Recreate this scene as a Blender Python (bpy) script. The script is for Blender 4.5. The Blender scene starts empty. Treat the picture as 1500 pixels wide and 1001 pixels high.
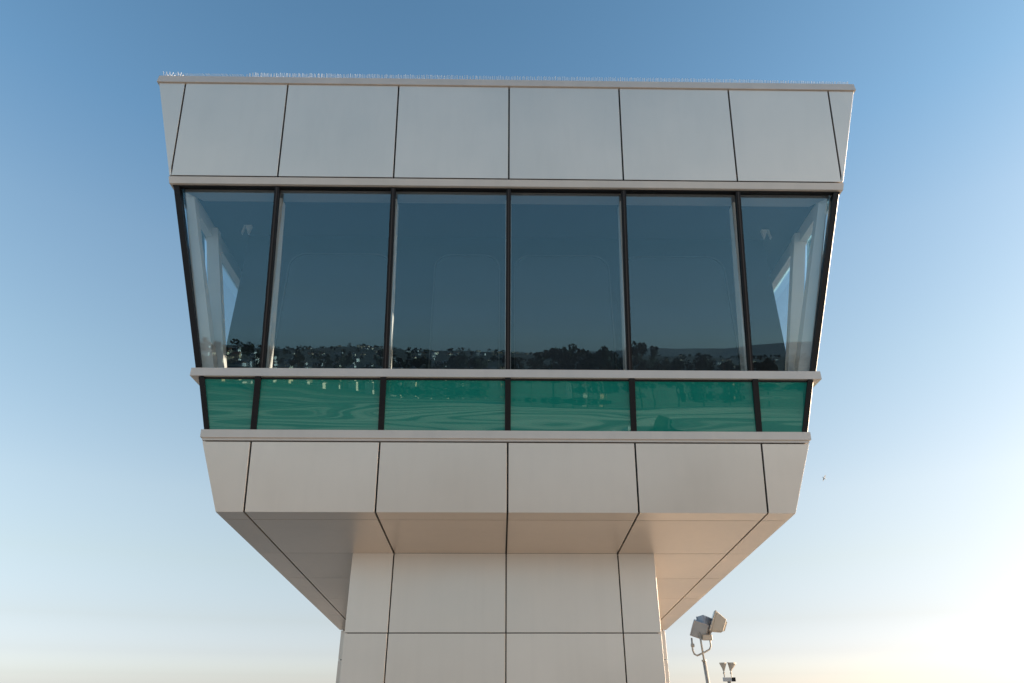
import bpy, bmesh, math, random
from mathutils import Vector, Matrix
random.seed(7)
sc = bpy.context.scene
COL = sc.collection
R = math.radians

# ------------------------------------------------------------------ camera
cam_d = bpy.data.cameras.new('camera'); cam = bpy.data.objects.new('camera', cam_d); COL.objects.link(cam)
cam_d.sensor_width = 36.0; cam_d.lens = 36.0 * 1009.76 / 1500.0
cam_d.clip_start = 0.05; cam_d.clip_end = 40000
_p, _r, _y = 0.4787, 0.0014, -0.0173
M = Matrix.Rotation(_y, 3, 'Z') @ Matrix.Rotation(_p, 3, 'X') @ Matrix.Rotation(_r, 3, 'Y')
rt, fw, up = M.col[0], M.col[1], M.col[2]
cam.matrix_world = Matrix(((rt.x, up.x, -fw.x, -0.0820), (rt.y, up.y, -fw.y, -7.8534), (rt.z, up.z, -fw.z, -1.8841), (0, 0, 0, 1)))
sc.camera = cam

# ------------------------------------------------------------------ sky and sun
SUN = Vector((1.0, 0.02, 0.235)).normalized()       # towards the sun
elev = math.asin(SUN.z); azim = math.atan2(SUN.x, SUN.y)
w = bpy.data.worlds.new('World'); sc.world = w; w.use_nodes = True
nt = w.node_tree; nt.nodes.clear()
sky = nt.nodes.new('ShaderNodeTexSky'); sky.sky_type = 'NISHITA'; sky.sun_disc = False
sky.sun_elevation = elev; sky.sun_rotation = azim
sky.altitude = 20; sky.air_density = 1.0; sky.dust_density = 1.6; sky.ozone_density = 1.6
bg = nt.nodes.new('ShaderNodeBackground'); bg.inputs[1].default_value = 0.13
wo = nt.nodes.new('ShaderNodeOutputWorld')
tcw = nt.nodes.new('ShaderNodeTexCoord'); sx_ = nt.nodes.new('ShaderNodeSeparateXYZ'); nt.links.new(tcw.outputs['Generated'], sx_.inputs[0])
rmp = nt.nodes.new('ShaderNodeValToRGB'); nt.links.new(sx_.outputs['Z'], rmp.inputs[0]); el = rmp.color_ramp.elements
STOPS = [(0.0, (1.75, 1.92, 2.85)), (.027, (1.16, 1.24, 1.80)), (.052, (.95, .94, 1.28)), (.09, (.91, .82, .93)), (.16, (1.03, .88, .82)), (.24, (1.15, .98, .86)), (.39, (1.10, 1.05, .92)), (.53, (1.02, 1.07, .99)), (.65, (.80, 1.02, 1.03)), (.80, (.68, .94, .98))]
el[0].position, el[1].position = STOPS[0][0], STOPS[-1][0]
for p_, _c in STOPS[1:-1]: el.new(p_)
for e_, (p_, c_) in zip(el, STOPS): e_.color = tuple(v / 5.0 for v in c_) + (1,)
mlt = nt.nodes.new('ShaderNodeVectorMath'); mlt.operation = 'MULTIPLY'; nt.links.new(sky.outputs[0], mlt.inputs[0]); nt.links.new(rmp.outputs[0], mlt.inputs[1])
sc15 = nt.nodes.new('ShaderNodeVectorMath'); sc15.operation = 'SCALE'; sc15.inputs['Scale'].default_value = 5.0; nt.links.new(mlt.outputs[0], sc15.inputs[0])
nt.links.new(sc15.outputs[0], bg.inputs[0]); nt.links.new(bg.outputs[0], wo.inputs[0])
sd = bpy.data.lights.new('sun', 'SUN'); sd.energy = 5.0; sd.angle = R(0.53); sd.color = (1.0, 0.85, 0.68)
so = bpy.data.objects.new('sun', sd); COL.objects.link(so)
so.rotation_euler = SUN.to_track_quat('Z', 'Y').to_euler()
sc.view_settings.view_transform = 'Standard'; sc.view_settings.look = 'None'
sc.view_settings.gamma = 1; sc.view_settings.use_curve_mapping = False
sc.view_settings.exposure = 1.05
sc.render.engine = 'CYCLES'
sc.cycles.max_bounces = 10; sc.cycles.transparent_max_bounces = 16

# ------------------------------------------------------------------ helpers
def mat(name, color=(.5, .5, .5), rough=.5, metal=0.0, noise=None, streak=0.0, vary=0.0, coat=0.0, bump=None, spec=None):
    m = bpy.data.materials.new(name); m.use_nodes = True; n = m.node_tree; b = n.nodes['Principled BSDF']
    b.inputs['Base Color'].default_value = (*color, 1); b.inputs['Roughness'].default_value = rough
    b.inputs['Metallic'].default_value = metal
    if coat: b.inputs['Coat Weight'].default_value = coat; b.inputs['Coat Roughness'].default_value = .12
    if spec is not None: b.inputs['Specular IOR Level'].default_value = spec
    tc = n.nodes.new('ShaderNodeTexCoord'); src = None
    if noise:
        sc_, amt = noise
        t = n.nodes.new('ShaderNodeTexNoise'); t.inputs['Scale'].default_value = sc_; t.inputs['Detail'].default_value = 6
        n.links.new(tc.outputs['Object'], t.inputs['Vector'])
        r = n.nodes.new('ShaderNodeMapRange'); r.inputs[1].default_value = .3; r.inputs[2].default_value = .7
        r.inputs[3].default_value = 1 - amt; r.inputs[4].default_value = 1 + amt
        n.links.new(t.outputs[0], r.inputs[0]); src = r.outputs[0]
    if streak:
        mps = n.nodes.new('ShaderNodeMapping'); mps.inputs['Scale'].default_value = (9, 9, .55); n.links.new(tc.outputs['Object'], mps.inputs[0])
        ts = n.nodes.new('ShaderNodeTexNoise'); ts.inputs['Scale'].default_value = 1; ts.inputs['Detail'].default_value = 5; n.links.new(mps.outputs[0], ts.inputs['Vector'])
        rs_ = n.nodes.new('ShaderNodeMapRange'); rs_.inputs[1].default_value = .45; rs_.inputs[2].default_value = .75; rs_.inputs[3].default_value = 1; rs_.inputs[4].default_value = 1 - streak
        n.links.new(ts.outputs[0], rs_.inputs[0]); ms = n.nodes.new('ShaderNodeMath'); ms.operation = 'MULTIPLY'
        n.links.new(src, ms.inputs[0]); n.links.new(rs_.outputs[0], ms.inputs[1]); src = ms.outputs[0]
        rr_ = n.nodes.new('ShaderNodeMapRange'); rr_.inputs[1].default_value = .3; rr_.inputs[2].default_value = .7; rr_.inputs[3].default_value = rough - .03; rr_.inputs[4].default_value = rough + .05
        n.links.new(t.outputs[0], rr_.inputs[0]); n.links.new(rr_.outputs[0], b.inputs['Roughness'])
    if vary:
        oi = n.nodes.new('ShaderNodeObjectInfo'); r = n.nodes.new('ShaderNodeMapRange')
        r.inputs[3].default_value = 1 - vary; r.inputs[4].default_value = 1 + vary
        n.links.new(oi.outputs['Random'], r.inputs[0])
        if src:
            mu = n.nodes.new('ShaderNodeMath'); mu.operation = 'MULTIPLY'
            n.links.new(src, mu.inputs[0]); n.links.new(r.outputs[0], mu.inputs[1]); src = mu.outputs[0]
        else: src = r.outputs[0]
    if src:
        v = n.nodes.new('ShaderNodeVectorMath'); v.operation = 'SCALE'; v.inputs[0].default_value = color
        n.links.new(src, v.inputs['Scale']); n.links.new(v.outputs[0], b.inputs['Base Color'])
    if bump:
        sc_, st, strv = bump
        mp = n.nodes.new('ShaderNodeMapping'); mp.inputs['Scale'].default_value = strv
        t = n.nodes.new('ShaderNodeTexNoise'); t.inputs['Scale'].default_value = sc_; t.inputs['Detail'].default_value = 1
        bp = n.nodes.new('ShaderNodeBump'); bp.inputs['Strength'].default_value = 1; bp.inputs['Distance'].default_value = st
        n.links.new(tc.outputs['Object'], mp.inputs[0]); n.links.new(mp.outputs[0], t.inputs['Vector'])
        n.links.new(t.outputs[0], bp.inputs['Height']); n.links.new(bp.outputs[0], b.inputs['Normal'])
        if coat: n.links.new(bp.outputs[0], b.inputs['Coat Normal'])
    return m

ALU = mat('aluminium_panel', (.76, .68, .605), .32, .76, noise=(.8, .045), streak=.022, vary=.035, bump=(.9, .004, (1, 1, 1)))
TRIM = mat('aluminium_trim', (.62, .555, .495), .42, .28, noise=(3, .04), streak=.03)
GAP = mat('joint_shadow_gasket', (.02, .02, .022), .7)
BLACK = mat('black_frame', (.009, .008, .009), .45, noise=(4, .1), spec=.25)
WHITEIN = mat('interior_white_paint', (.54, .53, .50), .55, noise=(3, .03))
HEADG = mat('grey_header_trim', (.24, .245, .25), .6)
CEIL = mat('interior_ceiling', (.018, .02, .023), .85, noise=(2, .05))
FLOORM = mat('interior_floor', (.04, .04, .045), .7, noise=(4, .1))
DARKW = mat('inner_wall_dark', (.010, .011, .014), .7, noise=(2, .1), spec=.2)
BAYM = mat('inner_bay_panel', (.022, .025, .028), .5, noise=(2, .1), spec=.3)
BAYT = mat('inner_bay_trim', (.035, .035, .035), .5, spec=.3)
STEEL = mat('spike_steel', (.75, .75, .76), .35, .3)
BIRDW = mat('bird_white', (.8, .8, .8), .7); BIRDG = mat('bird_grey', (.16, .17, .18), .7)
MAST = mat('galvanised_mast', (.42, .38, .33), .5, .3, noise=(5, .1))
LAMPB = mat('lamp_housing', (.52, .45, .37), .45, .2, noise=(6, .06))
LAMPD = mat('lamp_housing_grey', (.40, .38, .38), .45, .3, noise=(6, .06))
LENS = mat('lamp_lens', (.35, .38, .42), .08, 0)
BOXG = mat('grey_box', (.5, .48, .46), .5)

def glass_mat():
    m = bpy.data.materials.new('tinted_glass'); m.use_nodes = True; n = m.node_tree; n.nodes.clear()
    o = n.nodes.new('ShaderNodeOutputMaterial'); mx = n.nodes.new('ShaderNodeMixShader')
    tr = n.nodes.new('ShaderNodeBsdfTransparent'); tr.inputs[0].default_value = (.95, .97, .975, 1)
    gl = n.nodes.new('ShaderNodeBsdfGlossy'); gl.inputs['Roughness'].default_value = 0.0; gl.inputs[0].default_value = (.40, .76, 1, 1)
    fr = n.nodes.new('ShaderNodeLayerWeight'); fr.inputs[0].default_value = .5; pw_ = n.nodes.new('ShaderNodeMath'); pw_.operation = 'POWER'; pw_.inputs[1].default_value = 5
    ma = n.nodes.new('ShaderNodeMath'); ma.operation = 'MULTIPLY_ADD'; ma.inputs[1].default_value = .85; ma.inputs[2].default_value = .084
    tc = n.nodes.new('ShaderNodeTexCoord'); t = n.nodes.new('ShaderNodeTexNoise'); t.inputs['Scale'].default_value = 1.1; t.inputs['Detail'].default_value = 1
    bp = n.nodes.new('ShaderNodeBump'); bp.inputs['Distance'].default_value = .0012; bp.inputs['Strength'].default_value = 1
    n.links.new(tc.outputs['Object'], t.inputs['Vector']); n.links.new(t.outputs[0], bp.inputs['Height']); n.links.new(bp.outputs[0], gl.inputs['Normal'])
    n.links.new(fr.outputs['Facing'], pw_.inputs[0]); n.links.new(pw_.outputs[0], ma.inputs[0]); n.links.new(ma.outputs[0], mx.inputs[0])
    n.links.new(tr.outputs[0], mx.inputs[1]); n.links.new(gl.outputs[0], mx.inputs[2]); n.links.new(mx.outputs[0], o.inputs[0])
    return m
GLASS = glass_mat()

def green_mat():
    m = bpy.data.materials.new('green_spandrel_glass'); m.use_nodes = True; n = m.node_tree; n.nodes.clear()
    o = n.nodes.new('ShaderNodeOutputMaterial'); mx = n.nodes.new('ShaderNodeMixShader')
    df = n.nodes.new('ShaderNodeBsdfDiffuse'); df.inputs[0].default_value = (.010, .205, .16, 1)
    gl = n.nodes.new('ShaderNodeBsdfGlossy'); gl.inputs['Roughness'].default_value = 0.0; gl.inputs[0].default_value = (.7, 1, .9, 1)
    mx.inputs[0].default_value = .135
    tc = n.nodes.new('ShaderNodeTexCoord'); mp = n.nodes.new('ShaderNodeMapping'); mp.inputs['Scale'].default_value = (.35, .35, 3.0)
    t = n.nodes.new('ShaderNodeTexNoise'); t.inputs['Scale'].default_value = 1.3; t.inputs['Detail'].default_value = 0.5; t.inputs['Roughness'].default_value = .3
    oi = n.nodes.new('ShaderNodeObjectInfo'); ad = n.nodes.new('ShaderNodeVectorMath'); ad.operation = 'ADD'
    k = n.nodes.new('ShaderNodeMath'); k.operation = 'MULTIPLY'; k.inputs[1].default_value = 30
    n.links.new(oi.outputs['Random'], k.inputs[0]); n.links.new(tc.outputs['Object'], mp.inputs[0]); n.links.new(mp.outputs[0], ad.inputs[0]); n.links.new(k.outputs[0], ad.inputs[1])
    bp = n.nodes.new('ShaderNodeBump'); bp.inputs['Distance'].default_value = .0034; bp.inputs['Strength'].default_value = 1
    n.links.new(ad.outputs[0], t.inputs['Vector']); n.links.new(t.outputs[0], bp.inputs['Height']); n.links.new(bp.outputs[0], gl.inputs['Normal'])
    n.links.new(df.outputs[0], mx.inputs[1]); n.links.new(gl.outputs[0], mx.inputs[2]); n.links.new(mx.outputs[0], o.inputs[0])
    return m
GREEN = green_mat()

class MB:
    """collects shapes and links them as one mesh object"""
    def __init__(s): s.v = []; s.f = []; s.mi = []
    def add(s, vs, fs, mi=0):
        b = len(s.v); s.v += [tuple(v) for v in vs]; s.f += [tuple(b + i for i in f) for f in fs]; s.mi += [mi] * len(fs)
    def hexa(s, q0, q1, mi=0):      # two quads (outer q0, inner q1), same winding
        s.add(list(q0) + list(q1), [(0, 1, 2, 3), (7, 6, 5, 4), (0, 4, 5, 1), (1, 5, 6, 2), (2, 6, 7, 3), (3, 7, 4, 0)], mi)
    def box(s, a, b, mi=0):
        (x0, y0, z0), (x1, y1, z1) = a, b
        s.hexa([(x0, y0, z0), (x1, y0, z0), (x1, y0, z1), (x0, y0, z1)], [(x0, y1, z0), (x1, y1, z0), (x1, y1, z1), (x0, y1, z1)], mi)
    def slab(s, q, t, mi=0):        # quad with thickness t behind its outward normal
        q = [Vector(v) for v in q]; n = (q[2] - q[0]).cross(q[3] - q[1]); n = -n.normalized()
        s.hexa(q, [v + n * t for v in q], mi)
    def tube(s, pts, r, n=8, mi=0, cap=True):
        pts = [Vector(p) for p in pts]; rs = r if isinstance(r, (list, tuple)) else [r] * len(pts)
        b = len(s.v); prev = None
        for i, p in enumerate(pts):
            d = (pts[min(i + 1, len(pts) - 1)] - pts[max(i - 1, 0)]).normalized()
            a = d.orthogonal().normalized() if prev is None else (prev - d * prev.dot(d)).normalized()
            prev = a; c = d.cross(a)
            for k in range(n):
                t = 2 * math.pi * k / n; s.v.append(tuple(p + (a * math.cos(t) + c * math.sin(t)) * rs[i]))
        for i in range(len(pts) - 1):
            for k in range(n):
                k2 = (k + 1) % n; s.f.append((b + i * n + k, b + i * n + k2, b + (i + 1) * n + k2, b + (i + 1) * n + k)); s.mi.append(mi)
        if cap:
            s.f.append(tuple(b + k for k in range(n))[::-1]); s.mi.append(mi)
            s.f.append(tuple(b + (len(pts) - 1) * n + k for k in range(n))); s.mi.append(mi)
    def build(s, name, mats, parent=None, smooth=False, fixn=True, bevel=0):
        me = bpy.data.meshes.new(name); me.from_pydata(s.v, [], s.f); me.update()
        for m in (mats if isinstance(mats, (list, tuple)) else [mats]): me.materials.append(m)
        me.polygons.foreach_set('material_index', s.mi)
        if fixn:
            bm = bmesh.new(); bm.from_mesh(me); bmesh.ops.recalc_face_normals(bm, faces=bm.faces)
            if bevel: bmesh.ops.bevel(bm, geom=list(bm.edges), offset=bevel, segments=1, affect='EDGES')
            bm.to_mesh(me); bm.free()
        if smooth:
            for p in me.polygons: p.use_smooth = True
        o = bpy.data.objects.new(name, me); COL.objects.link(o)
        if parent:
            o.parent = parent
            q = parent; off = Vector()
            while q: off += Vector(q.location); q = q.parent
            me.transform(Matrix.Translation(-off))
        return o
def tag(o, label=None, cat=None, group=None, kind=None):
    for k, v in (('label', label), ('category', cat), ('group', group), ('kind', kind)):
        if v: o[k] = v
    return o
def empty(name, loc):
    o = bpy.data.objects.new(name, None); COL.objects.link(o); o.location = loc; o.empty_display_size = .3; return o

# ------------------------------------------------------------------ terrain (seen only in the mirror glass)
GZ = -22.0
def sstep(a, b, x):
    t = min(1, max(0, (x - a) / (b - a))); return t * t * (3 - 2 * t)
def interp(tab, x):
    if x <= tab[0][0]: return tab[0][1]
    for (a, va), (b, vb) in zip(tab, tab[1:]):
        if x <= b:
            t = (x - a) / (b - a); t = t * t * (3 - 2 * t); return va + (vb - va) * t
    return tab[-1][1]
# azimuth in degrees measured from the -Y direction, positive towards +X
MID = [(-60, 32), (-30, 50), (-20, 56), (-12, 58), (-6, 52), (0, 50), (6, 46), (12, 42), (20, 36), (40, 30), (70, 18), (120, 0)]
LEFT = [(-120, 0), (-70, 20), (-45, 34), (-27, 38), (-22, 30), (-18, 12), (-14, 0)]
FAR = [(-20, 0), (-8, 60), (0, 95), (8, 110), (13, 130), (17, 118), (21, 150), (25, 172), (28, 160), (33, 120), (50, 90), (90, 30), (130, 0)]
from mathutils import noise as mn
def height(x, y):
    D = math.hypot(x, y); az = math.degrees(math.atan2(x, -y))
    h = interp(MID, az) * sstep(500, 2200, D) * (1 - sstep(2400, 3600, D))
    h += interp(LEFT, az) * sstep(560, 980, D) * (1 - sstep(1100, 1700, D))
    h += interp(FAR, az) * sstep(3300, 5200, D) * (1 - sstep(5600, 8000, D))
    nf = sstep(450, 1000, D) * (1 - sstep(6000, 9000, D)) * (1 if abs(az) < 120 else 0)
    h += nf * (mn.noise(Vector((x / 260, y / 260, 0))) * 7 + mn.noise(Vector((x / 90, y / 90, 3))) * 2.5)
    return max(h, 0) + GZ
def terrain_mat():
    m = bpy.data.materials.new('ground_cover'); m.use_nodes = True; n = m.node_tree; b = n.nodes['Principled BSDF']; b.inputs['Roughness'].default_value = .9
    L = n.links
    g = n.nodes.new('ShaderNodeNewGeometry'); sp = n.nodes.new('ShaderNodeSeparateXYZ'); L.new(g.outputs['Position'], sp.inputs[0])
    ln = n.nodes.new('ShaderNodeVectorMath'); ln.operation = 'LENGTH'; L.new(g.outputs['Position'], ln.inputs[0])
    # apron: concrete slabs in wide bands with tyre-dark strips
    mp = n.nodes.new('ShaderNodeMapping'); mp.inputs['Scale'].default_value = (.004, .035, 0); L.new(g.outputs['Position'], mp.inputs[0])
    t = n.nodes.new('ShaderNodeTexNoise'); t.inputs['Scale'].default_value = 1; t.inputs['Detail'].default_value = 4; L.new(mp.outputs[0], t.inputs['Vector'])
    cr = n.nodes.new('ShaderNodeValToRGB'); L.new(t.outputs[0], cr.inputs[0])
    e = cr.color_ramp.elements; e[0].position = .38; e[0].color = (.06, .06, .058, 1); e[1].position = .62; e[1].color = (.42, .38, .33, 1)
    x = e.new(.47); x.color = (.15, .145, .13, 1); x = e.new(.49); x.color = (.27, .25, .22, 1)
    # woods and dry grass on the hills
    t2 = n.nodes.new('ShaderNodeTexNoise'); t2.inputs['Scale'].default_value = .012; t2.inputs['Detail'].default_value = 8; L.new(g.outputs['Position'], t2.inputs['Vector'])
    c2 = n.nodes.new('ShaderNodeValToRGB'); L.new(t2.outputs[0], c2.inputs[0])
    e = c2.color_ramp.elements; e[0].position = .4; e[0].color = (.020, .026, .018, 1); e[1].position = .66; e[1].color = (.08, .07, .052, 1)
    mr = n.nodes.new('ShaderNodeMapRange'); mr.inputs[1].default_value = 640; mr.inputs[2].default_value = 760; L.new(ln.outputs['Value'], mr.inputs[0])
    mx = n.nodes.new('ShaderNodeMix'); mx.data_type = 'RGBA'; L.new(mr.outputs[0], mx.inputs[0]); L.new(cr.outputs[0], mx.inputs[6])
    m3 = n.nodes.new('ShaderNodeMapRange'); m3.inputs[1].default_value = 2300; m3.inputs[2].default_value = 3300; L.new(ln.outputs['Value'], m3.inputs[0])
    m4 = n.nodes.new('ShaderNodeMix'); m4.data_type = 'RGBA'; L.new(m3.outputs[0], m4.inputs[0]); L.new(c2.outputs[0], m4.inputs[6]); m4.inputs[7].default_value = (.17, .17, .16, 1)   # far ridge paler with distance: haze put into the grass colour
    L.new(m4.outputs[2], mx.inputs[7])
    L.new(mx.outputs[2], b.inputs['Base Color'])
    return m
rings = [0, 8, 20, 40, 70, 110, 160, 220, 290] + [290 + 45 * i for i in range(1, 60)] + [3100, 3300, 3500, 3700, 3900, 4150, 4400, 4650, 4900, 5200, 5500, 5900, 6400, 7000, 8000, 10000, 14000, 22000]
NA = 240
tv = [(0, 0, GZ)]; tf = []
for ri, r in enumerate(rings[1:]):
    for k in range(NA):
        a = 2 * math.pi * k / NA; x, y = r * math.sin(a), -r * math.cos(a); tv.append((x, y, height(x, y)))
for k in range(NA): tf.append((0, 1 + k, 1 + (k + 1) % NA))
for ri in range(len(rings) - 2):
    a = 1 + ri * NA; b2 = a + NA
    for k in range(NA): tf.append((a + k, b2 + k, b2 + (k + 1) % NA, a + (k + 1) % NA))
tb = MB(); tb.v = tv; tb.f = tf; tb.mi = [0] * len(tf)
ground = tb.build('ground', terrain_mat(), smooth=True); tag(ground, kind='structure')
if ground.data.polygons[0].normal.z < 0: ground.data.flip_normals()

# unseen pale roof added below tower and floodlights to bounce warm sunlight upward
DZ = -3.52
DECKM = mat('deck_concrete', (.30, .272, .24), .85, noise=(.35, .12))
dk = MB(); dk.box((-16, -24, GZ), (36, 34, DZ)); deck = tag(dk.build('bounce_roof', DECKM), 'unseen pale concrete roof block below the tower, added to bounce sunlight up at it', 'building')
pw = MB()
for a_, b_ in (((-16, -24), (36, -23.8)), ((-16, 33.8), (36, 34)), ((-16, -23.8), (-15.8, 33.8)), ((35.8, -23.8), (36, 33.8))): pw.box((*a_, DZ + .002), (*b_, DZ + .5))
pw.build('roof_kerb', DECKM, deck)

# ------------------------------------------------------------------ the tower
T0 = Vector((0, 4.4, DZ))
tower = tag(empty('control_tower', T0), 'silver panelled control tower with outward leaning glass cab and green glass band', 'control tower')
KS = -0.0891; YR = 7.2026
LV = {'fb': (0, 0, 3.2984), 'ft': (.7938, -.111, 3.5673), 'gb': (.9273, -.1103, 3.5712), 'gt': (1.5374, -.2646, 3.7014),
      'wb': (1.6861, -.1884, 3.7937), 'wt': (4.0173, -.8018, 4.3302), 'pb': (4.1331, -.8485, 4.3929), 'pt': (5.5228, -1.1115, 4.7342)}
def prof(a, b, z):
    (z0, y0, w0), (z1, y1, w1) = LV[a], LV[b]; t = (z - z0) / (z1 - z0)
    return y0 + (y1 - y0) * t, w0 + (w1 - w0) * t
def P(face, s, z, a, b, inset=0.0):
    """point on one of the four faces; s runs along the face, 'L'/'R' = its ends"""
    y, w_ = prof(a, b, z); y += inset; w_ -= inset; yr = YR - y
    if face == 'front':
        x = -w_ if s == 'L' else w_ if s == 'R' else s; return Vector((x, y, z))
    if face == 'rear':
        x = w_ if s == 'L' else -w_ if s == 'R' else -s; return Vector((x, yr, z))
    if face == 'right':
        v = y if s == 'L' else yr if s == 'R' else s; return Vector((w_, v, z))
    v = yr if s == 'L' else y if s == 'R' else s; return Vector((-w_, v, z))
def panels(face, a, b, z0, z1, seams0, parent, name='panel', gap=.011, t=.028, m=None, seams1=None, inset=0.0, bevel=.0006, vgap=0.0):
    seams1 = seams1 or seams0; out = []
    for i in range(len(seams0) - 1):
        def g(s, d): return s if isinstance(s, str) else s + d
        q = [P(face, g(seams0[i], gap), z0, a, b, inset), P(face, g(seams0[i + 1], -gap), z0, a, b, inset),
             P(face, g(seams1[i + 1], -gap), z1, a, b, inset), P(face, g(seams1[i], gap), z1, a, b, inset)]
        for j, (k, s) in enumerate([(0, seams0[i]), (1, seams0[i + 1]), (2, seams1[i + 1]), (3, seams1[i])]):
            if isinstance(s, str):   # at a corner stop 1 mm short so that neighbours never share a face
                d = Vector((1, 0, 0)) if face in ('front', 'rear') else Vector((0, 1, 0)); c = Vector((0, YR / 2, 0))
                q[j] = q[j] - d * (.001 if (q[j] - c).dot(d) > 0 else -.001)
        mb = MB(); n = (q[1] - q[0]).cross(q[3] - q[0]).normalized()
        mb.hexa(q, [v - n * t for v in q])
        out.append(mb.build(name, m or ALU, parent, bevel=bevel))
    return out
SIDE = [.05 + 1.7757 * i for i in range(5)]       # seams of the side faces along Y
FR = [-3, -1.5, 0, 1.5, 3]
def core(name, a, b, z0, z1, ins, slope=False, parent=None, m=None):
    mb = MB(); vs = []
    for z in (z0, z1):
        for f, s in (('front', 'L'), ('front', 'R'), ('rear', 'L'), ('rear', 'R')):
            v = P(f, s, z, a, b, ins)
            if slope and z == z0: v.z = KS * v.y + .04
            vs.append(v)
    mb.add(vs, [(0, 1, 2, 3), (4, 5, 6, 7), (0, 1, 5, 4), (1, 2, 6, 5), (2, 3, 7, 6), (3, 0, 4, 7)])
    return mb.build(name, m or GAP, parent or tower)

# parapet
par = core('parapet', 'pb', 'pt', 4.140, 5.518, .0295)
e = 4.3774
panels('front', 'pb', 'pt', 4.147, 5.520, ['L', -e, -3, -1.5, 0, 1.5, 3, e, 'R'], par)
par_side = ['L'] + SIDE + ['R']
panels('right', 'pb', 'pt', 4.147, 5.520, par_side, par)
panels('left', 'pb', 'pt', 4.147, 5.520, ['L'] + [YR - s for s in SIDE][::1][::-1][::-1] + ['R'] if False else ['L'] + SIDE[::-1] + ['R'], par, gap=-.011)
panels('rear', 'pb', 'pt', 4.147, 5.520, ['L', -e, -3, -1.5, 0, 1.5, 3, e, 'R'], par)

def ring(name, prof_pts, closed_w, parent, m, seams=()):
    """a moulding swept round the cab: prof_pts = (out, z) with out = offset beyond the reference rectangle (halfwidth, yfront)"""
    w0, y0 = closed_w; mb = MB(); n = len(prof_pts)
    cs = [(-1, -1), (1, -1), (1, 1), (-1, 1)]
    for sx, sy in cs:
        for o_, z in prof_pts:
            mb.v.append((sx * (w0 + o_), (y0 - o_) if sy < 0 else (YR - y0 + o_), z))
    for c in range(4):
        for i in range(n):
            a0 = c * n + i; a1 = c * n + (i + 1) % n; b0 = ((c + 1) % 4) * n + i; b1 = ((c + 1) % 4) * n + (i + 1) % n
            mb.f.append((a0, b0, b1, a1)); mb.mi.append(0)
    return mb.build(name, m, parent)
# coping: leaning cap with a small lower lip
cop = ring('coping', [(.012, 5.524), (.022, 5.524), (.018, 5.640), (-.16, 5.660), (-.16, 5.588), (-.03, 5.588), (-.03, 5.524)], (4.734, -1.1115), tower, TRIM)
rf = MB(); rf.box((-4.55, -.94, 5.44), (4.55, YR + .94, 5.588)); rf.build('roof', mat('roof_membrane', (.4, .4, .4), .8, noise=(2, .1)), tower)
# bird spikes along the coping's front edge: fans of thin wires, some bent over
sp = MB(); x = -4.52
rs = random.Random(3)
while x < 4.70:
    tall = .086 if x > -3.55 else .06
    tall *= 1 - .35 * sstep(2.2, 4.6, x)
    for lean_ in (-.03, .012, .04):
        a = Vector((x + rs.uniform(-.004, .004), -1.09 + .02 * (lean_ > 0), 5.638)); h_ = tall * rs.uniform(.85, 1.08)
        tip = a + Vector((rs.uniform(-.008, .008) + (-.045 if x < -3.6 else 0), lean_, h_)); sp.tube([a, tip], .0030, 4, cap=False)
    x += .018
for x0 in (-4.70, -4.655, -4.61, -4.50):
    for dx, dy, h_ in ((-.03, -.02, .10), (.0, .01, .12), (.03, .02, .08)):
        sp.tube([(x0, -1.09, 5.638), (x0 + dx, -1.09 + dy, 5.638 + h_)], 0.0035, 4, cap=False)
for k in range(9): sp.box((-4.5 + k * 1.02, -1.105, 5.641), (-4.5 + k * 1.02 + 1.0, -1.06, 5.652))
tag(sp.build('bird_spikes', STEEL, cop, fixn=False), 'thin steel bird deterrent spikes along the roof edge', kind='stuff')

# head band over the windows
ring('head_band', [(-.05, 4.123), (.008, 4.123), (-.012, 4.027), (-.05, 4.027)], (4.389, -.848), tower, TRIM)
ring('window_head_frame', [(-.06, 4.025), (-.002, 4.025), (-.006, 4.012), (-.06, 4.012)], (4.352, -.799), tower, BLACK)
# ledge between clear and green glass
ring('middle_ledge', [(-.05, 1.666), (.022, 1.666), (.022, 1.563), (-.05, 1.557)], (3.790, -.255), tower, TRIM)
ring('ledge_shadow_frame', [(-.08, 1.555), (.0, 1.555), (-.004, 1.537), (-.08, 1.537)], (3.706, -.245), tower, BLACK)
# sill under the green glass
ring('lower_sill', [(-.06, .932), (.030, .932), (.026, .838), (.006, .830), (.006, .808), (-.06, .808)], (3.568, -.110), tower, TRIM)

# glazing: mullions, corner posts, panes; the clear panes sit slightly steeper than their frames
gz = core('cab_frame', 'gb', 'gt', .94, 1.50, .10)
def lineP(face, s, z, a, b, ins): return P(face, s, z, a, b, ins)
def post(face, s, z0, z1, a, b, half, out, depth, name, m, parent):
    mb = MB(); d = Vector((1, 0, 0)) if face in ('front', 'rear') else Vector((0, 1, 0))
    p0, p1 = P(face, s, z0, a, b, -out), P(face, s, z1, a, b, -out)
    i0, i1 = P(face, s, z0, a, b, depth), P(face, s, z1, a, b, depth)
    if face in ('front', 'rear'):
        for v in (p0, p1, i0, i1): v.x = s if face == 'front' else -s
    else:
        for v in (p0, p1, i0, i1): v.y = s
    mb.hexa([p0 - d * half, p0 + d * half, p1 + d * half, p1 - d * half], [i0 - d * half, i0 + d * half, i1 + d * half, i1 - d * half])
    return mb.build(name, m, parent)
faces = [('front', FR), ('rear', FR), ('right', SIDE), ('left', SIDE)]
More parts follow.
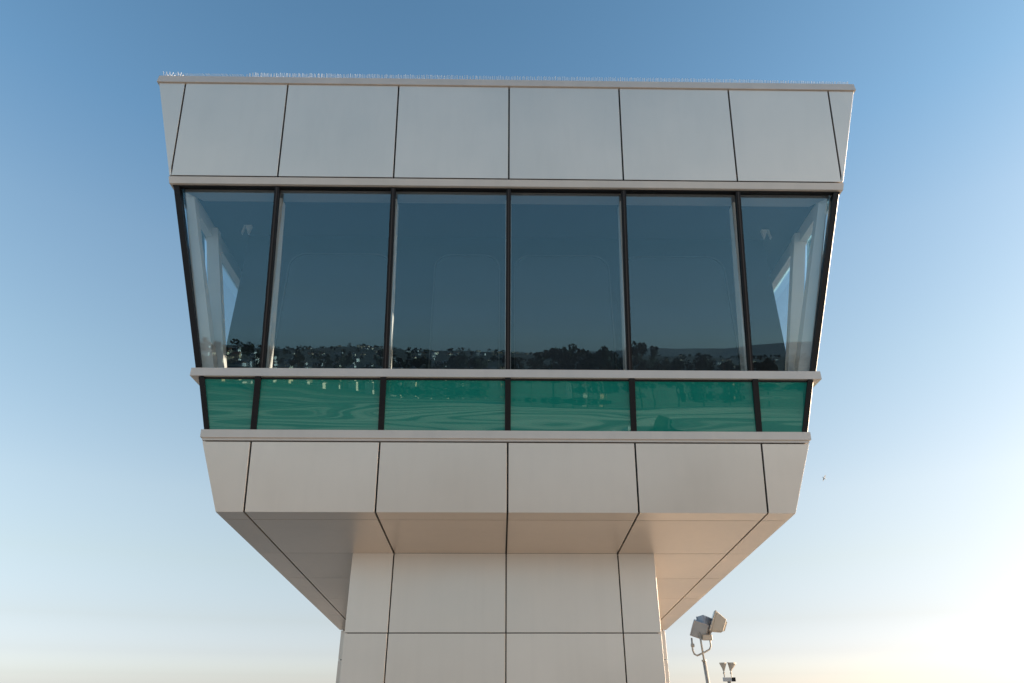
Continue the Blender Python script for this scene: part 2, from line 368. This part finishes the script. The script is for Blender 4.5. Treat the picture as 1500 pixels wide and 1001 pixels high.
for f, ss in faces:
    for s in ss:
        mu = post(f, s, 1.672, 4.006, 'wb', 'wt', .030, .004, .055, 'mullion', BLACK, gz)
        # a slim raised bead down the middle of the joint
        post(f, s, 1.675, 4.002, 'wb', 'wt', .007, .011, .0, 'bead', mat('bead_bronze', (.03, .022, .02), .4) if 'bead_bronze' not in bpy.data.materials else bpy.data.materials['bead_bronze'], mu)
        post(f, s, 1.672, 3.94, 'wb', 'wt', .036 if f in ('front', 'rear') else .06, -.115, .275, 'inner_mullion', WHITEIN, gz)
        post(f, s, .936, 1.556, 'gb', 'gt', .034, .004, .08, 'mullion', BLACK, gz)
# corner posts
for sx in (-1, 1):
    for rear in (0, 1):
        def cp(z, o_, a='wb', b='wt'):
            y, w_ = prof(a, b, z); y += o_; w_ -= o_
            return Vector((sx * w_, (YR - y) if rear else y, z))
        for (z0, z1, a, b, o0, o1, name, m) in ((1.672, 4.006, 'wb', 'wt', -.004, .066, 'corner_post', BLACK), (.936, 1.556, 'gb', 'gt', -.002, .060, 'corner_post', BLACK),
                                               (1.672, 3.94, 'wb', 'wt', .105, .205, 'inner_corner_post', WHITEIN)):
            mb = MB(); dy_ = .045 if name == 'corner_post' else 0; sy = -1 if rear else 1; wid = o1 - o0
            def quad(z):
                oo = o0 if name == 'corner_post' else .035 + .055 * (z - z0) / (z1 - z0)
                c = cp(z, oo, a, b); wid = o1 - oo
                if name != 'corner_post': c.y += sy * .03 * (z - z0) / (z1 - z0)
                return [c, c + Vector((-sx * wid, 0, 0)), c + Vector((-sx * wid, sy * (wid + dy_), 0)), c + Vector((0, sy * (wid + dy_), 0))]
            mb.hexa(quad(z0), quad(z1)); mb.build(name, m, gz)
# bright outer fin on the side corners (catches the sun edge-on)
for sx in (1,):
    for (z0, z1, a, b) in ((1.66, 4.03, 'wb', 'wt'), (.93, 1.56, 'gb', 'gt')):
        mb = MB()
        q = []
        for z in (z0, z1):
            y, w_ = prof(a, b, z)
            q.append([Vector((sx * (w_ + .0), y + .03, z)), Vector((sx * (w_ + .03), y + .06, z)), Vector((sx * (w_ + .03), y + .10, z)), Vector((sx * w_, y + .10, z))])
        mb.hexa(q[0], q[1]); mb.build('corner_fin', TRIM, gz)
PR = random.Random(21)
def pane(face, s0, s1, z0, z1, a, b, ib, it, t, m, name):
    def pt(s, z, ins):
        v = P(face, s, z, a, b, ins)
        return v
    def fix(s, z, ins):
        if isinstance(s, str):
            v = pt(s, z, ins); return v
        return pt(s, z, ins)
    h = .028
    def g(s, d): return s if isinstance(s, str) else s + d
    q = [fix(g(s0, h), z0, ib), fix(g(s1, -h), z0, ib), fix(g(s1, -h), z1, it), fix(g(s0, h), z1, it)]
    d = Vector((1, 0, 0)) if face in ('front', 'rear') else Vector((0, 1, 0)); c = Vector((0, YR / 2, 0))
    for j, s in enumerate((s0, s1, s1, s0)):
        if isinstance(s, str): k_ = (.05 if face in ('front', 'rear') else .050) - (ib if j < 2 else it); q[j] = q[j] - d * (k_ if (q[j] - c).dot(d) > 0 else -k_)
    n = (q[1] - q[0]).cross(q[3] - q[0]).normalized(); e_ = PR.uniform(-.0012, .0012); q[2] = q[2] - n * e_; q[3] = q[3] - n * e_; mb = MB(); mb.hexa(q, [v - n * t for v in q])
    return mb.build(name, m, gz)
for f, ss in faces:
    seq = ['L'] + ss + ['R']
    if f == 'left': seq = ['L'] + ss[::-1] + ['R']
    for a, b in zip(seq, seq[1:]):
        sg = -1 if f == 'left' else 1
        if f == 'left':
            # seams run backwards on this face: widen instead of narrow
            aa = a if isinstance(a, str) else a - .056; bb = b if isinstance(b, str) else b + .056
        else: aa, bb = a, b
        pane(f, aa, bb, 1.672, 4.014, 'wb', 'wt', .012, .092, .008, GLASS, 'window_pane')
        pane(f, aa, bb, .936, 1.556, 'gb', 'gt', .010, .034, .012, GREEN, 'spandrel_pane')

# interior of the cab
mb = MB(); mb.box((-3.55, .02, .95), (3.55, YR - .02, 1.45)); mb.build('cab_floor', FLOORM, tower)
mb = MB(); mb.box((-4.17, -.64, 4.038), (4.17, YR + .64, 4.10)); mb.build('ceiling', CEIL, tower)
hd = MB()
def hq(f, z0, z1, i0, i1, mb, a='wb', b='wt'):
    q0 = [P(f, 'L', z0, a, b, i0), P(f, 'R', z0, a, b, i0), P(f, 'R', z1, a, b, i0), P(f, 'L', z1, a, b, i0)]
    q1 = [P(f, 'L', z0, a, b, i1), P(f, 'R', z0, a, b, i1), P(f, 'R', z1, a, b, i1), P(f, 'L', z1, a, b, i1)]
    mb.hexa(q0, q1)
for f in ('right', 'left'):
    mb = MB(); hq(f, 3.79, 4.035, .105, .20, mb); mb.build('window_header', WHITEIN, tower)
for f in ('front', 'rear'):
    mb = MB(); hq(f, 3.996, 4.035, .105, .28, mb); mb.build('window_header', HEADG, tower)
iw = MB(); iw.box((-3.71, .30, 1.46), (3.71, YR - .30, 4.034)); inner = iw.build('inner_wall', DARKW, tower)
def rounded_bay(x0, x1, z0, z1, y, r, t, name, m, rim=None):
    pts = [(x0, z0), (x1, z0)]
    for cx, a0 in ((x1 - r, 0), (x0 + r, 90)):
        for k in range(7):
            a = R(a0 + 15 * k); pts.append((cx + r * math.cos(a), z1 - r + r * math.sin(a)))
    mb = MB(); n = len(pts)
    if rim is None:
        mb.add([(px, y, pz) for px, pz in pts] + [(px, y + t, pz) for px, pz in pts], [tuple(range(n)), tuple(range(2 * n - 1, n - 1, -1))] + [(i, (i + 1) % n, n + (i + 1) % n, n + i) for i in range(n)])
    else:
        cx, cz = (x0 + x1) / 2, (z0 + z1) / 2; sx = 1 - 2 * rim / (x1 - x0); sz = 1 - 2 * rim / (z1 - z0)
        inn = [(cx + (px - cx) * sx, cz + (pz - cz) * sz) for px, pz in pts]
        mb.add([(a, y, b) for a, b in pts] + [(a, y, b) for a, b in inn] + [(a, y + t, b) for a, b in pts] + [(a, y + t, b) for a, b in inn],
               [(i, (i + 1) % n, n + (i + 1) % n, n + i) for i in range(n)] + [(2 * n + i, 2 * n + (i + 1) % n, (i + 1) % n, i) for i in range(n)] + [(n + i, n + (i + 1) % n, 3 * n + (i + 1) % n, 3 * n + i) for i in range(n)])
    return mb.build(name, m, inner)
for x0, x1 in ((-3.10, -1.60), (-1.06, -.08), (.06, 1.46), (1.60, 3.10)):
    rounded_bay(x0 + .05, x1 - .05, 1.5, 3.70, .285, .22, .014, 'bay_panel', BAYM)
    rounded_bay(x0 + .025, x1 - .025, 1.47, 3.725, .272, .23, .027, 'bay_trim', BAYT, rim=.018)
for sx in (-1, 1):
    mb = MB(); x = sx * 3.60
    for dx in (0, .09):
        mb.hexa([(x + sx * dx, .05, 4.04), (x + sx * (dx + .07 * (dx == 0) + .02), .05, 4.04), (x + sx * (dx + .035), .05, 3.90), (x + sx * (dx + .03), .05, 3.90)],
                [(x + sx * dx, .10, 4.04), (x + sx * (dx + .07 * (dx == 0) + .02), .10, 4.04), (x + sx * (dx + .035), .10, 3.90), (x + sx * (dx + .03), .10, 3.90)])
    mb.build('ceiling_triangle', WHITEIN, tower)  # white triangles added for the bright spots in the ceiling corners

# lower fascia
fas = core('fascia', 'fb', 'ft', .0, .80, .0295, slope=True)
X2 = 2.9807
panels('front', 'fb', 'ft', .002, .791, ['L', -X2, -1.5, 0, 1.5, X2, 'R'], fas, seams1=['L', -3, -1.5, 0, 1.5, 3, 'R'])
panels('rear', 'fb', 'ft', .002, .791, ['L', -X2, -1.5, 0, 1.5, X2, 'R'], fas)
panels('right', 'fb', 'ft', .002, .791, par_side, fas)
panels('left', 'fb', 'ft', .002, .791, ['L'] + SIDE[::-1] + ['R'], fas, gap=-.011)

# closing strips below the side and rear fascia down to the sloping soffit
for sx in (-1, 1):
    mb = MB(); x = sx * 3.2974; xi = sx * 3.262
    mb.add([(x, .02, -.002), (x, YR, -.002), (x, YR, KS * YR), (xi, .02, -.002), (xi, YR, -.002), (xi, YR, KS * YR)], [(0, 1, 2), (5, 4, 3), (0, 3, 4, 1), (1, 4, 5, 2), (2, 5, 3, 0)])
    mb.build('side_closer', ALU, fas)
# soffit: rows along Y, columns along X
sof = MB(); sof.hexa([(-3.24, .06, KS * .06 + .030), (3.24, .06, KS * .06 + .030), (3.24, YR, KS * YR + .030), (-3.24, YR, KS * YR + .030)],
                     [(-3.24, .06, KS * .06 + .045), (3.24, .06, KS * .06 + .045), (3.24, YR, KS * YR + .045), (-3.24, YR, KS * YR + .045)])
sof = sof.build('soffit', GAP, tower)
rows = [0.003, .2705, 1.6623, 2.993, 4.354, 5.715, YR - .003]
cols = [-3.2966, -X2, -1.5, 0, 1.5, X2, 3.2966]
rr = random.Random(5)
for j in range(len(rows) - 1):
    for i in range(len(cols) - 1):
        x0, x1 = cols[i], cols[i + 1]; y0, y1 = rows[j], rows[j + 1]
        if j >= 2 and x0 >= -1.5 and x1 <= 1.5: continue
        gx0 = .011 if i > 0 else 0; gx1 = .011 if i < len(cols) - 2 else 0; gy = .0045
        x0 += gx0; x1 -= gx1; y0 += gy * (j > 0); y1 -= gy
        tilt = rr.uniform(-.0012, .0012)
        z = lambda y, e_=0: KS * y + e_
        q = [(x0, y0, z(y0)), (x1, y0, z(y0)), (x1, y1, z(y1, tilt)), (x0, y1, z(y1, tilt))]
        mb = MB(); mb.hexa(q, [(a, b, c + .026) for a, b, c in q]); mb.build('panel', ALU, sof)

# shaft
YS = 1.6623; XL, XRr = -2.0507, 1.9884
shc = MB(); shc.box((XL + .0295, YS + .0295, DZ), (XRr - .0295, YR - .01, -.17)); sh = shc.build('shaft', GAP, tower)
zr = [-.149, -1.1342]; z = -1.1342
while z > DZ + .01: z -= 1.47; zr.append(max(z, DZ + .01))
sc_cols = [XL + .001, -1.5, 0, 1.5, XRr - .001]
def vpanel(q, n, parent, t=.028):
    mb = MB(); q = [Vector(v) for v in q]; n = Vector(n); mb.hexa(q, [v - n * t for v in q]); return mb.build('panel', ALU, parent, bevel=.0006)
for a, b in zip(zr, zr[1:]):
    b_ = b + .006; a_ = a - .006 if a < -.16 else a
    for i in range(4):
        x0 = sc_cols[i] + (.009 if i else 0); x1 = sc_cols[i + 1] - (.009 if i < 3 else 0)
        vpanel([(x0, YS, b_), (x1, YS, b_), (x1, YS, a_), (x0, YS, a_)], (0, -1, 0), sh)
    ys = [YS + .001, 2.993, 4.354, 5.715, YR - .002]
    for sx, X in ((-1, XL), (1, XRr)):
        for j in range(4):
            y0 = ys[j] + (.009 if j else 0); y1 = ys[j + 1] - .009
            t0, t1 = (KS * y0 - .004, KS * y1 - .004) if a > -.16 else (a_, a_)
            vpanel([(X, y0, b_), (X, y1, b_), (X, y1, t1), (X, y0, t0)], (sx, 0, 0), sh)
# wider rear block of the tower
rwb = MB(); rwb.box((-3.2405, YR + .0295, DZ), (3.2405, YR + 2.9, KS * YR + .05)); rw = rwb.build('rear_block', GAP, tower)
zz = [KS * YR - .002, -1.188]; z = -1.188
while z > DZ + .01: z -= 1.47; zz.append(max(z, DZ + .01))
for a, b in zip(zz, zz[1:]):
    for x0, x1 in ((-3.2694, -1.5), (-1.5, 0), (0, 1.5), (1.5, 3.2694)):
        g0 = .009 if x0 > -3.2 else 0; g1 = .009 if x1 < 3.2 else 0
        vpanel([(x0 + g0, YR, b + .006), (x1 - g1, YR, b + .006), (x1 - g1, YR, a - .006), (x0 + g0, YR, a - .006)], (0, -1, 0), rw)
    for sx in (-1, 1):
        for y0, y1 in ((YR + .002, YR + 1.45), (YR + 1.47, YR + 2.9)):
            vpanel([(sx * 3.2704, y0, b + .006), (sx * 3.2704, y1, b + .006), (sx * 3.2704, y1, a - .006), (sx * 3.2704, y0, a - .006)], (sx, 0, 0), rw)
# small security light tucked under the soffit beside the shaft, left
sl = MB(); sl.hexa([(-2.26, 5.2, -.62), (-2.06, 5.2, -.62), (-2.06, 5.2, -.49), (-2.11, 5.2, -.49)], [(-2.26, 5.45, -.62), (-2.06, 5.45, -.62), (-2.06, 5.45, -.49), (-2.11, 5.45, -.49)]); sl.build('security_light', LAMPB, sh)

# ------------------------------------------------------------------ floodlights at the right
def frustum(mb, c, ax, w0, h0, w1, h1, depth, upv=(0, 0, 1), mi=0):
    ax = Vector(ax).normalized(); s = ax.cross(Vector(upv)).normalized(); u = s.cross(ax); c = Vector(c)
    q0 = [c - s * w0 / 2 - u * h0 / 2, c + s * w0 / 2 - u * h0 / 2, c + s * w0 / 2 + u * h0 / 2, c - s * w0 / 2 + u * h0 / 2]
    c2 = c + ax * depth
    q1 = [c2 - s * w1 / 2 - u * h1 / 2, c2 + s * w1 / 2 - u * h1 / 2, c2 + s * w1 / 2 + u * h1 / 2, c2 - s * w1 / 2 + u * h1 / 2]
    mb.hexa(q0, q1, mi)
def floodlamp(parent, c, face, w_, h_, d_, m, upv=(0, 0, 1)):
    """c = centre of the front glass, face = direction it shines"""
    face = Vector(face).normalized(); bk = -face
    mb = MB(); frustum(mb, Vector(c) + bk * .05, bk, w_ * .96, h_ * .96, w_ * .86, h_ * .60, d_, upv)
    lamp = mb.build('floodlamp', m, parent, bevel=.012)
    mb = MB(); frustum(mb, Vector(c), bk, w_, h_, w_, h_, .048, upv); mb.build('bezel', m, lamp, bevel=.008)
    mb = MB(); frustum(mb, Vector(c) - bk * .004, bk, w_ * .86, h_ * .86, w_ * .86, h_ * .86, .003, upv); mb.build('lens', LENS, lamp)
    s = bk.cross(Vector(upv)).normalized(); u = s.cross(bk)
    mb = MB()
    for k in range(5):
        cc = Vector(c) + bk * (.05 + d_) + s * (k - 2) * w_ * .09
        frustum(mb, cc, bk, .012, h_ * .5, .012, h_ * .42, .045, upv)
    mb.build('cooling_fins', m, lamp)
    return lamp
mx_, my_ = 5.28, 12.0
fl = tag(empty('floodlight_mast', (mx_ + .10, my_, DZ)), 'nearer floodlight mast with three large lamp heads on a curved bracket, beside the tower', 'floodlight', 'floodlight masts beside the tower')
mb = MB(); mb.tube([(mx_ + .16, my_, DZ), (mx_ + .10, my_, -2.2), (mx_ + .02, my_, -.98)], [.075, .06, .048], 12); pole = mb.build('pole', MAST, fl, smooth=True)
mb = MB(); mb.tube([(mx_ + .02, my_, -1.01), (mx_ + .02, my_, -.97)], .066, 12); mb.build('collar', MAST, pole)
mb = MB(); mb.tube([(mx_ + .02, my_, -.98), (mx_ - .02, my_, -.30)], .026, 8); mb.build('stem', MAST, fl, smooth=True)
ub = [(mx_ - .245, my_, -.44), (mx_ - .25, my_, -.74), (mx_ - .22, my_, -.83), (mx_ - .15, my_, -.87), (mx_ + .08, my_, -.78), (mx_ + .20, my_, -.72), (mx_ + .245, my_, -.64), (mx_ + .245, my_, -.30)]
mb = MB(); mb.tube(ub, .024, 8); mb.build('bracket', MAST, fl, smooth=True)
mb = MB(); mb.tube([(mx_ - .28, my_, -.62), (mx_ - .20, my_, -.62)], .045, 8); mb.tube([(mx_ + .21, my_, -.42), (mx_ + .29, my_, -.42)], .045, 8); mb.build('pivot', MAST, fl)
floodlamp(fl, (mx_ + .33, my_ - .04, -.02), (-.90, .15, .40), .46, .54, .29, LAMPB)
floodlamp(fl, (mx_ - .02, my_ - .03, -.26), (-.25, -.9, -.50), .40, .44, .25, LAMPD, (.35, 0, 1))
floodlamp(fl, (mx_ + .14, my_ + .20, -.15), (-.35, .75, -.35), .38, .46, .25, LAMPD, (.35, 0, 1))
mb = MB(); mb.box((mx_ + .05, my_ - .06, -.50), (mx_ + .30, my_ + .05, -.36)); mb.build('ballast_box', LAMPB, fl, bevel=.01)

bx_, by_ = 9.80, 25.0
f2 = tag(empty('floodlight_mast', (bx_, by_, DZ)), 'farther floodlight mast with two small conical lamps and a black box, low at right', 'floodlight', 'floodlight masts beside the tower')
mb = MB(); mb.tube([(bx_, by_, DZ), (bx_, by_, -1.22)], [.10, .075], 10); mb.build('pole', MAST, f2, smooth=True)
mb = MB(); mb.box((bx_ - .24, by_ - .09, -1.22), (bx_ + .10, by_ + .09, -1.06)); mb.build('grey_box', BOXG, f2, bevel=.01)
mb = MB(); mb.box((bx_ + .115, by_ - .09, -1.22), (bx_ + .27, by_ + .09, -1.06)); mb.build('black_box', BLACK, f2, bevel=.01)
for dx, k in ((-.18, .9), (.13, 1.1)):
    mb = MB(); mb.tube([(bx_ + dx, by_, -1.06), (bx_ + dx, by_, -.78)], .022, 6); mb.tube([(bx_ + dx, by_, -.93), (bx_ + dx, by_, -.86)], .045, 8); st = mb.build('stem', MAST, f2)
    mb = MB(); tx = .07 if dx > 0 else .0
    mb.tube([(bx_ + dx, by_, -.80), (bx_ + dx + .01, by_, -.73), (bx_ + dx + tx, by_ - .02, -.51), (bx_ + dx + tx, by_ - .02, -.485)], [.05 * k, .065 * k, .17 * k, .175 * k], 14)
    mb.build('floodlamp', LAMPB, f2)

# ------------------------------------------------------------------ the bird
bc = Vector((32.72, 60.0, 17.98))
bd = MB(); bd.tube([bc + Vector(v) for v in ((.20, .0, -.12), (.12, 0, -.08), (.0, 0, 0), (-.08, 0, .05), (-.15, 0, .09), (-.19, 0, .11))], [.01, .045, .06, .05, .03, .006], 8)
body = bd.build('body', BIRDW, None, smooth=True)
bird = tag(empty('gull', bc), 'tiny gull in flight in the open sky to the right of the tower', 'bird')
body.parent = bird; body.data.transform(Matrix.Translation(-bc))
for s in (-1, 1):
    d = Vector((.55, 0, .83)) * s; mb = MB()
    c0 = bc; c1 = c0 + d * .20 + Vector((0, -.02, .02)); c2 = c0 + d * .40 + Vector((.02, .02, -.01))
    ch = Vector((.06, .05, -.04))
    q = [c0 - ch, c0 + ch, c1 + ch * .9, c1 - ch * .9]; mb.hexa(q, [v + Vector((0, .012, 0)) for v in q])
    q = [c1 - ch * .9, c1 + ch * .9, c2 + ch * .2, c2 - ch * .2]; mb.hexa(q, [v + Vector((0, .010, 0)) for v in q])
    mb.build('wing', BIRDG, bird)

# ------------------------------------------------------------------ what the mirror glass shows: town, trees, apron
HW = [mat('render_' + n_, c, .8) for n_, c in (('white', (.60, .57, .52)), ('cream', (.62, .52, .38)), ('tan', (.45, .33, .22)), ('grey', (.42, .41, .40)))]
RF = [mat('roof_' + n_, c, .8) for n_, c in (('brown', (.10, .06, .045)), ('red', (.20, .07, .04)), ('grey', (.13, .13, .13)))]
WIN = mat('house_window', (.03, .035, .04), .1)
HS = []
def house_mesh(i):
    r = random.Random(i * 13 + 1); w_, d_, h_ = r.uniform(9, 16), r.uniform(8, 11), r.choice((3.2, 5.8, 6.2)); mb = MB()
    mb.box((-w_ / 2, -d_ / 2, -4), (w_ / 2, d_ / 2, h_), 0)
    rh = r.uniform(1.6, 2.6); o_ = .5
    a = [(-w_ / 2 - o_, -d_ / 2 - o_, h_ + .002), (w_ / 2 + o_, -d_ / 2 - o_, h_ + .002), (w_ / 2 + o_, d_ / 2 + o_, h_ + .002), (-w_ / 2 - o_, d_ / 2 + o_, h_ + .002), (-w_ / 2 - o_, 0, h_ + rh), (w_ / 2 + o_, 0, h_ + rh)]
    mb.add(a, [(0, 1, 5, 4), (2, 3, 4, 5), (0, 4, 3), (1, 2, 5), (3, 2, 1, 0)], 1)
    for fl_ in range(1 if h_ < 4 else 2):
        n = int(w_ // 3)
        for k in range(n):
            x = -w_ / 2 + (k + .5) * w_ / n
            for sy in (-1, 1): mb.box((x - .6, sy * (d_ / 2 + .03), 1 + 2.8 * fl_), (x + .6, sy * (d_ / 2 - .1), 2.3 + 2.8 * fl_), 2)
    mb.box((w_ * .25, -.5, h_ + .4), (w_ * .25 + .8, .3, h_ + rh + .9), 1)
    o = mb.build('house', [HW[i % 4], RF[(i * 2) % 3], WIN]); me = o.data; bpy.data.objects.remove(o); return me
HM = [house_mesh(i) for i in range(8)]
tone = ['white', 'cream', 'tan', 'grey']
def put(name, me, x, y, z, rz=0, s=1, **kw):
    o = bpy.data.objects.new(name, me); COL.objects.link(o); o.location = (x, y, z); o.rotation_euler = (0, 0, rz); o.scale = (s, s, s); tag(o, **kw); return o
rh_ = random.Random(11); n = 0
def polar(az, D): a = R(az); return D * math.sin(a), -D * math.cos(a)
spots = []
for row in range(5):                                   # terraced rows, left of centre
    for k in range(16): spots.append((-21 + k * 1.25 + rh_.uniform(-.1, .1), 820 + row * 60 + rh_.uniform(-8, 8), 0))
for k in range(105): spots.append((rh_.uniform(-17, 1), rh_.uniform(900, 2200), None))
for k in range(50): spots.append((rh_.uniform(-31, -20), rh_.uniform(760, 1050), None))
for k in range(70): spots.append((rh_.uniform(0, 28), rh_.uniform(800, 2000), None))
for az, D, rz in spots:
    if rh_.random() < .12: continue
    x, y = polar(az, D); i = rh_.randrange(8)
    if rz == 0: i = rh_.choice((0, 4, 0, 4, 1))
    where = 'left' if az < -20 else 'middle' if az < 1 else 'right'
    put('house', HM[i], x, y, height(x, y), rh_.uniform(-.5, .5) if rz is None else R(-az) * .5, rh_.uniform(.55, .85),
        label=f'{tone[i % 4]} walled house with {["brown", "red", "grey"][(i * 2) % 3]} roof {"below" if D < 850 else "halfway up" if D < 1400 else "atop"} the hills, mirrored in the {where} windows', cat='house', group='houses on the hillside mirrored in the glass')
LEAF = mat('leaf_green', (.022, .032, .016), .8, noise=(.6, .35)); BARK = mat('bark', (.07, .05, .035), .9)
def tree_mesh(i, H=14):
    r = random.Random(40 + i); mb = MB()
    mb.tube([(0, 0, -2), (0, 0, H * .3), (r.uniform(-.4, .4), r.uniform(-.4, .4), H * .7)], [.5, .35, .12], 6, 1)
    cl = [(Vector((r.gauss(0, 1) * H * .23, r.gauss(0, 1) * H * .23, H * r.uniform(.38, .85))), H * r.uniform(.10, .19)) for _ in range(12)]
    cl.append((Vector((0, 0, H * .9)), H * .12))
    for c, rad in cl:
        for _ in range(70):
            d = Vector((r.gauss(0, 1), r.gauss(0, 1), r.gauss(0, 1))).normalized() * rad * r.uniform(.5, 1.05); p = c + d
            u = Vector((r.gauss(0, 1), r.gauss(0, 1), r.gauss(0, 1))).normalized(); v = u.orthogonal().normalized(); s = r.uniform(.35, .75) * H / 14
            mb.add([p - u * s, p + v * s, p + u * s, p - v * s], [(0, 1, 2, 3)], 0)
    o = mb.build('tree', [LEAF, BARK], fixn=False); me = o.data; bpy.data.objects.remove(o); return me
TM = [tree_mesh(i) for i in range(4)]
big = [(4.4, 430, 2.22), (6.0, 430, 2.46), (7.2, 445, 1.6), (8.6, 420, 2.34), (11.6, 440, 2.57), (12.6, 430, 1.8), (14.5, 450, 1.6), (16.5, 440, 1.8), (-9.6, 560, 1.9), (-6.5, 520, 1.5), (-3.6, 500, 1.7), (-2.0, 520, 1.6), (.8, 500, 1.5),
       (2.6, 470, 1.5), (18.6, 460, 1.5), (21.5, 450, 1.6), (24, 440, 1.7), (-13, 520, 1.3), (-16.5, 500, 1.4), (-19, 470, 1.3), (-24, 420, 1.3), (15.2, 64, 1.34), (17.6, 66, 1.26)]
for k, (az, D, s) in enumerate(big):
    if D > 100: D *= 1.6; s *= 1.17
    x, y = polar(az, D); put('tree', TM[k % 4], x, y, height(x, y), k, s, label=('tall broad' if s > 1.7 else 'dark') + ' tree on the ' + ('left' if az < -8 else 'middle' if az < 3 else 'right') + ' mirrored ' + ('low in the green glass' if D < 100 else 'below the hills in the windows'), cat='tree', group='tall trees mirrored in the glass')
wd = MB(); rt_ = random.Random(77)                     # the woods on the slopes read as one mass
for k in range(1500):
    az = rt_.uniform(-40, 40); D = rt_.choice((rt_.uniform(880, 1200), rt_.uniform(900, 2250), rt_.uniform(2000, 2400))); x, y = polar(az, D); z = height(x, y); H = rt_.uniform(5, 11)
    if rt_.random() < (.6 if az > 1 else .35): continue
    for _ in range(14):
        p = Vector((x + rt_.gauss(0, 1) * H * .3, y + rt_.gauss(0, 1) * H * .3, z + H * rt_.uniform(.2, 1))); u = Vector((rt_.gauss(0, 1), rt_.gauss(0, 1), rt_.gauss(0, 1))).normalized(); v = u.orthogonal(); s = H * .22
        wd.add([p - u * s, p + v * s, p + u * s, p - v * s], [(0, 1, 2, 3)])
tag(wd.build('woods', LEAF, fixn=False), 'dark woods covering the hills mirrored in the windows', 'woods', kind='stuff')
# light mast on the apron
MASTD = mat('silhouette_mast', (.03, .03, .03), .7)  # the unlit silhouette of the masts is put into this near-black colour
def apron_mast(az, D, H, label):
    x, y = polar(az, D); t = tag(empty('light_mast', (x, y, GZ)), label, 'light mast', 'light masts on the apron')
    mb = MB(); mb.tube([(x, y, GZ), (x, y, GZ + H)], [.26, .16], 8); mb.build('pole', MASTD, t)
    mb = MB(); mb.box((x - 1.1, y - .08, GZ + H), (x + 1.1, y + .08, GZ + H + .16)); mb.build('crossarm', MASTD, t)
    for k in range(4):
        mb = MB(); xx = x - .95 + k * .63; frustum(mb, (xx, y, GZ + H + .32), (.2, .3, -.6), .22, .22, .42, .32, .25, (0, 1, 0)); mb.build('floodlamp', MASTD, t)
apron_mast(1.35, 88, 13.6, 'dark four headed light mast on the apron, mirrored near the middle of the green glass')
apron_mast(14.6, 92, 13.8, 'dark four headed light mast behind the trees, mirrored in the right green glass')
# parked cars at the apron's far edge
CARW = mat('car_paint_white', (.75, .75, .75), .3, coat=.5); CARG = mat('car_paint_grey', (.2, .2, .22), .3, coat=.5); TYRE = mat('tyre', (.02, .02, .02), .8)
def car_mesh(m):
    mb = MB(); prf = [(-2.2, .45), (-2.25, .85), (-1.9, 1.0), (-1.35, 1.05), (-.9, 1.45), (.7, 1.48), (1.35, 1.02), (2.1, .9), (2.25, .6), (2.2, .35), (-2.1, .3)]
    n = len(prf); mb.add([(x, -.88, z) for x, z in prf] + [(x, .88, z) for x, z in prf], [tuple(range(n)), tuple(range(2 * n - 1, n - 1, -1))] + [(i, (i + 1) % n, n + (i + 1) % n, n + i) for i in range(n)], 0)
    for sy in (-1, 1):
        mb.hexa([(-1.15, sy * .885, 1.02), (1.15, sy * .885, 1.02), (.62, sy * .885, 1.40), (-.85, sy * .885, 1.40)], [(-1.15, sy * .8, 1.02), (1.15, sy * .8, 1.02), (.62, sy * .8, 1.40), (-.85, sy * .8, 1.40)], 1)
        for x in (-1.4, 1.4): mb.tube([(x, sy * .70, .33), (x, sy * .90, .33)], .33, 12, 2)
    o = mb.build('parked_car', [m, WIN, TYRE]); me = o.data; bpy.data.objects.remove(o); return me
CM = [car_mesh(CARW), car_mesh(CARG)]
for k in range(22):
    az = 1.2 + k * .42 + (1.2 if k > 11 else 0); x, y = polar(az, 292 + (k % 3) * 5); g = 1 if k % 4 == 3 else 0
    put('parked_car', CM[g], x, y, GZ + .01, R(80 + 3 * (k % 5)), 1, label=('small grey' if g else 'small white') + ' car parked across the apron, mirrored in the green glass', cat='car', group='cars parked across the apron')
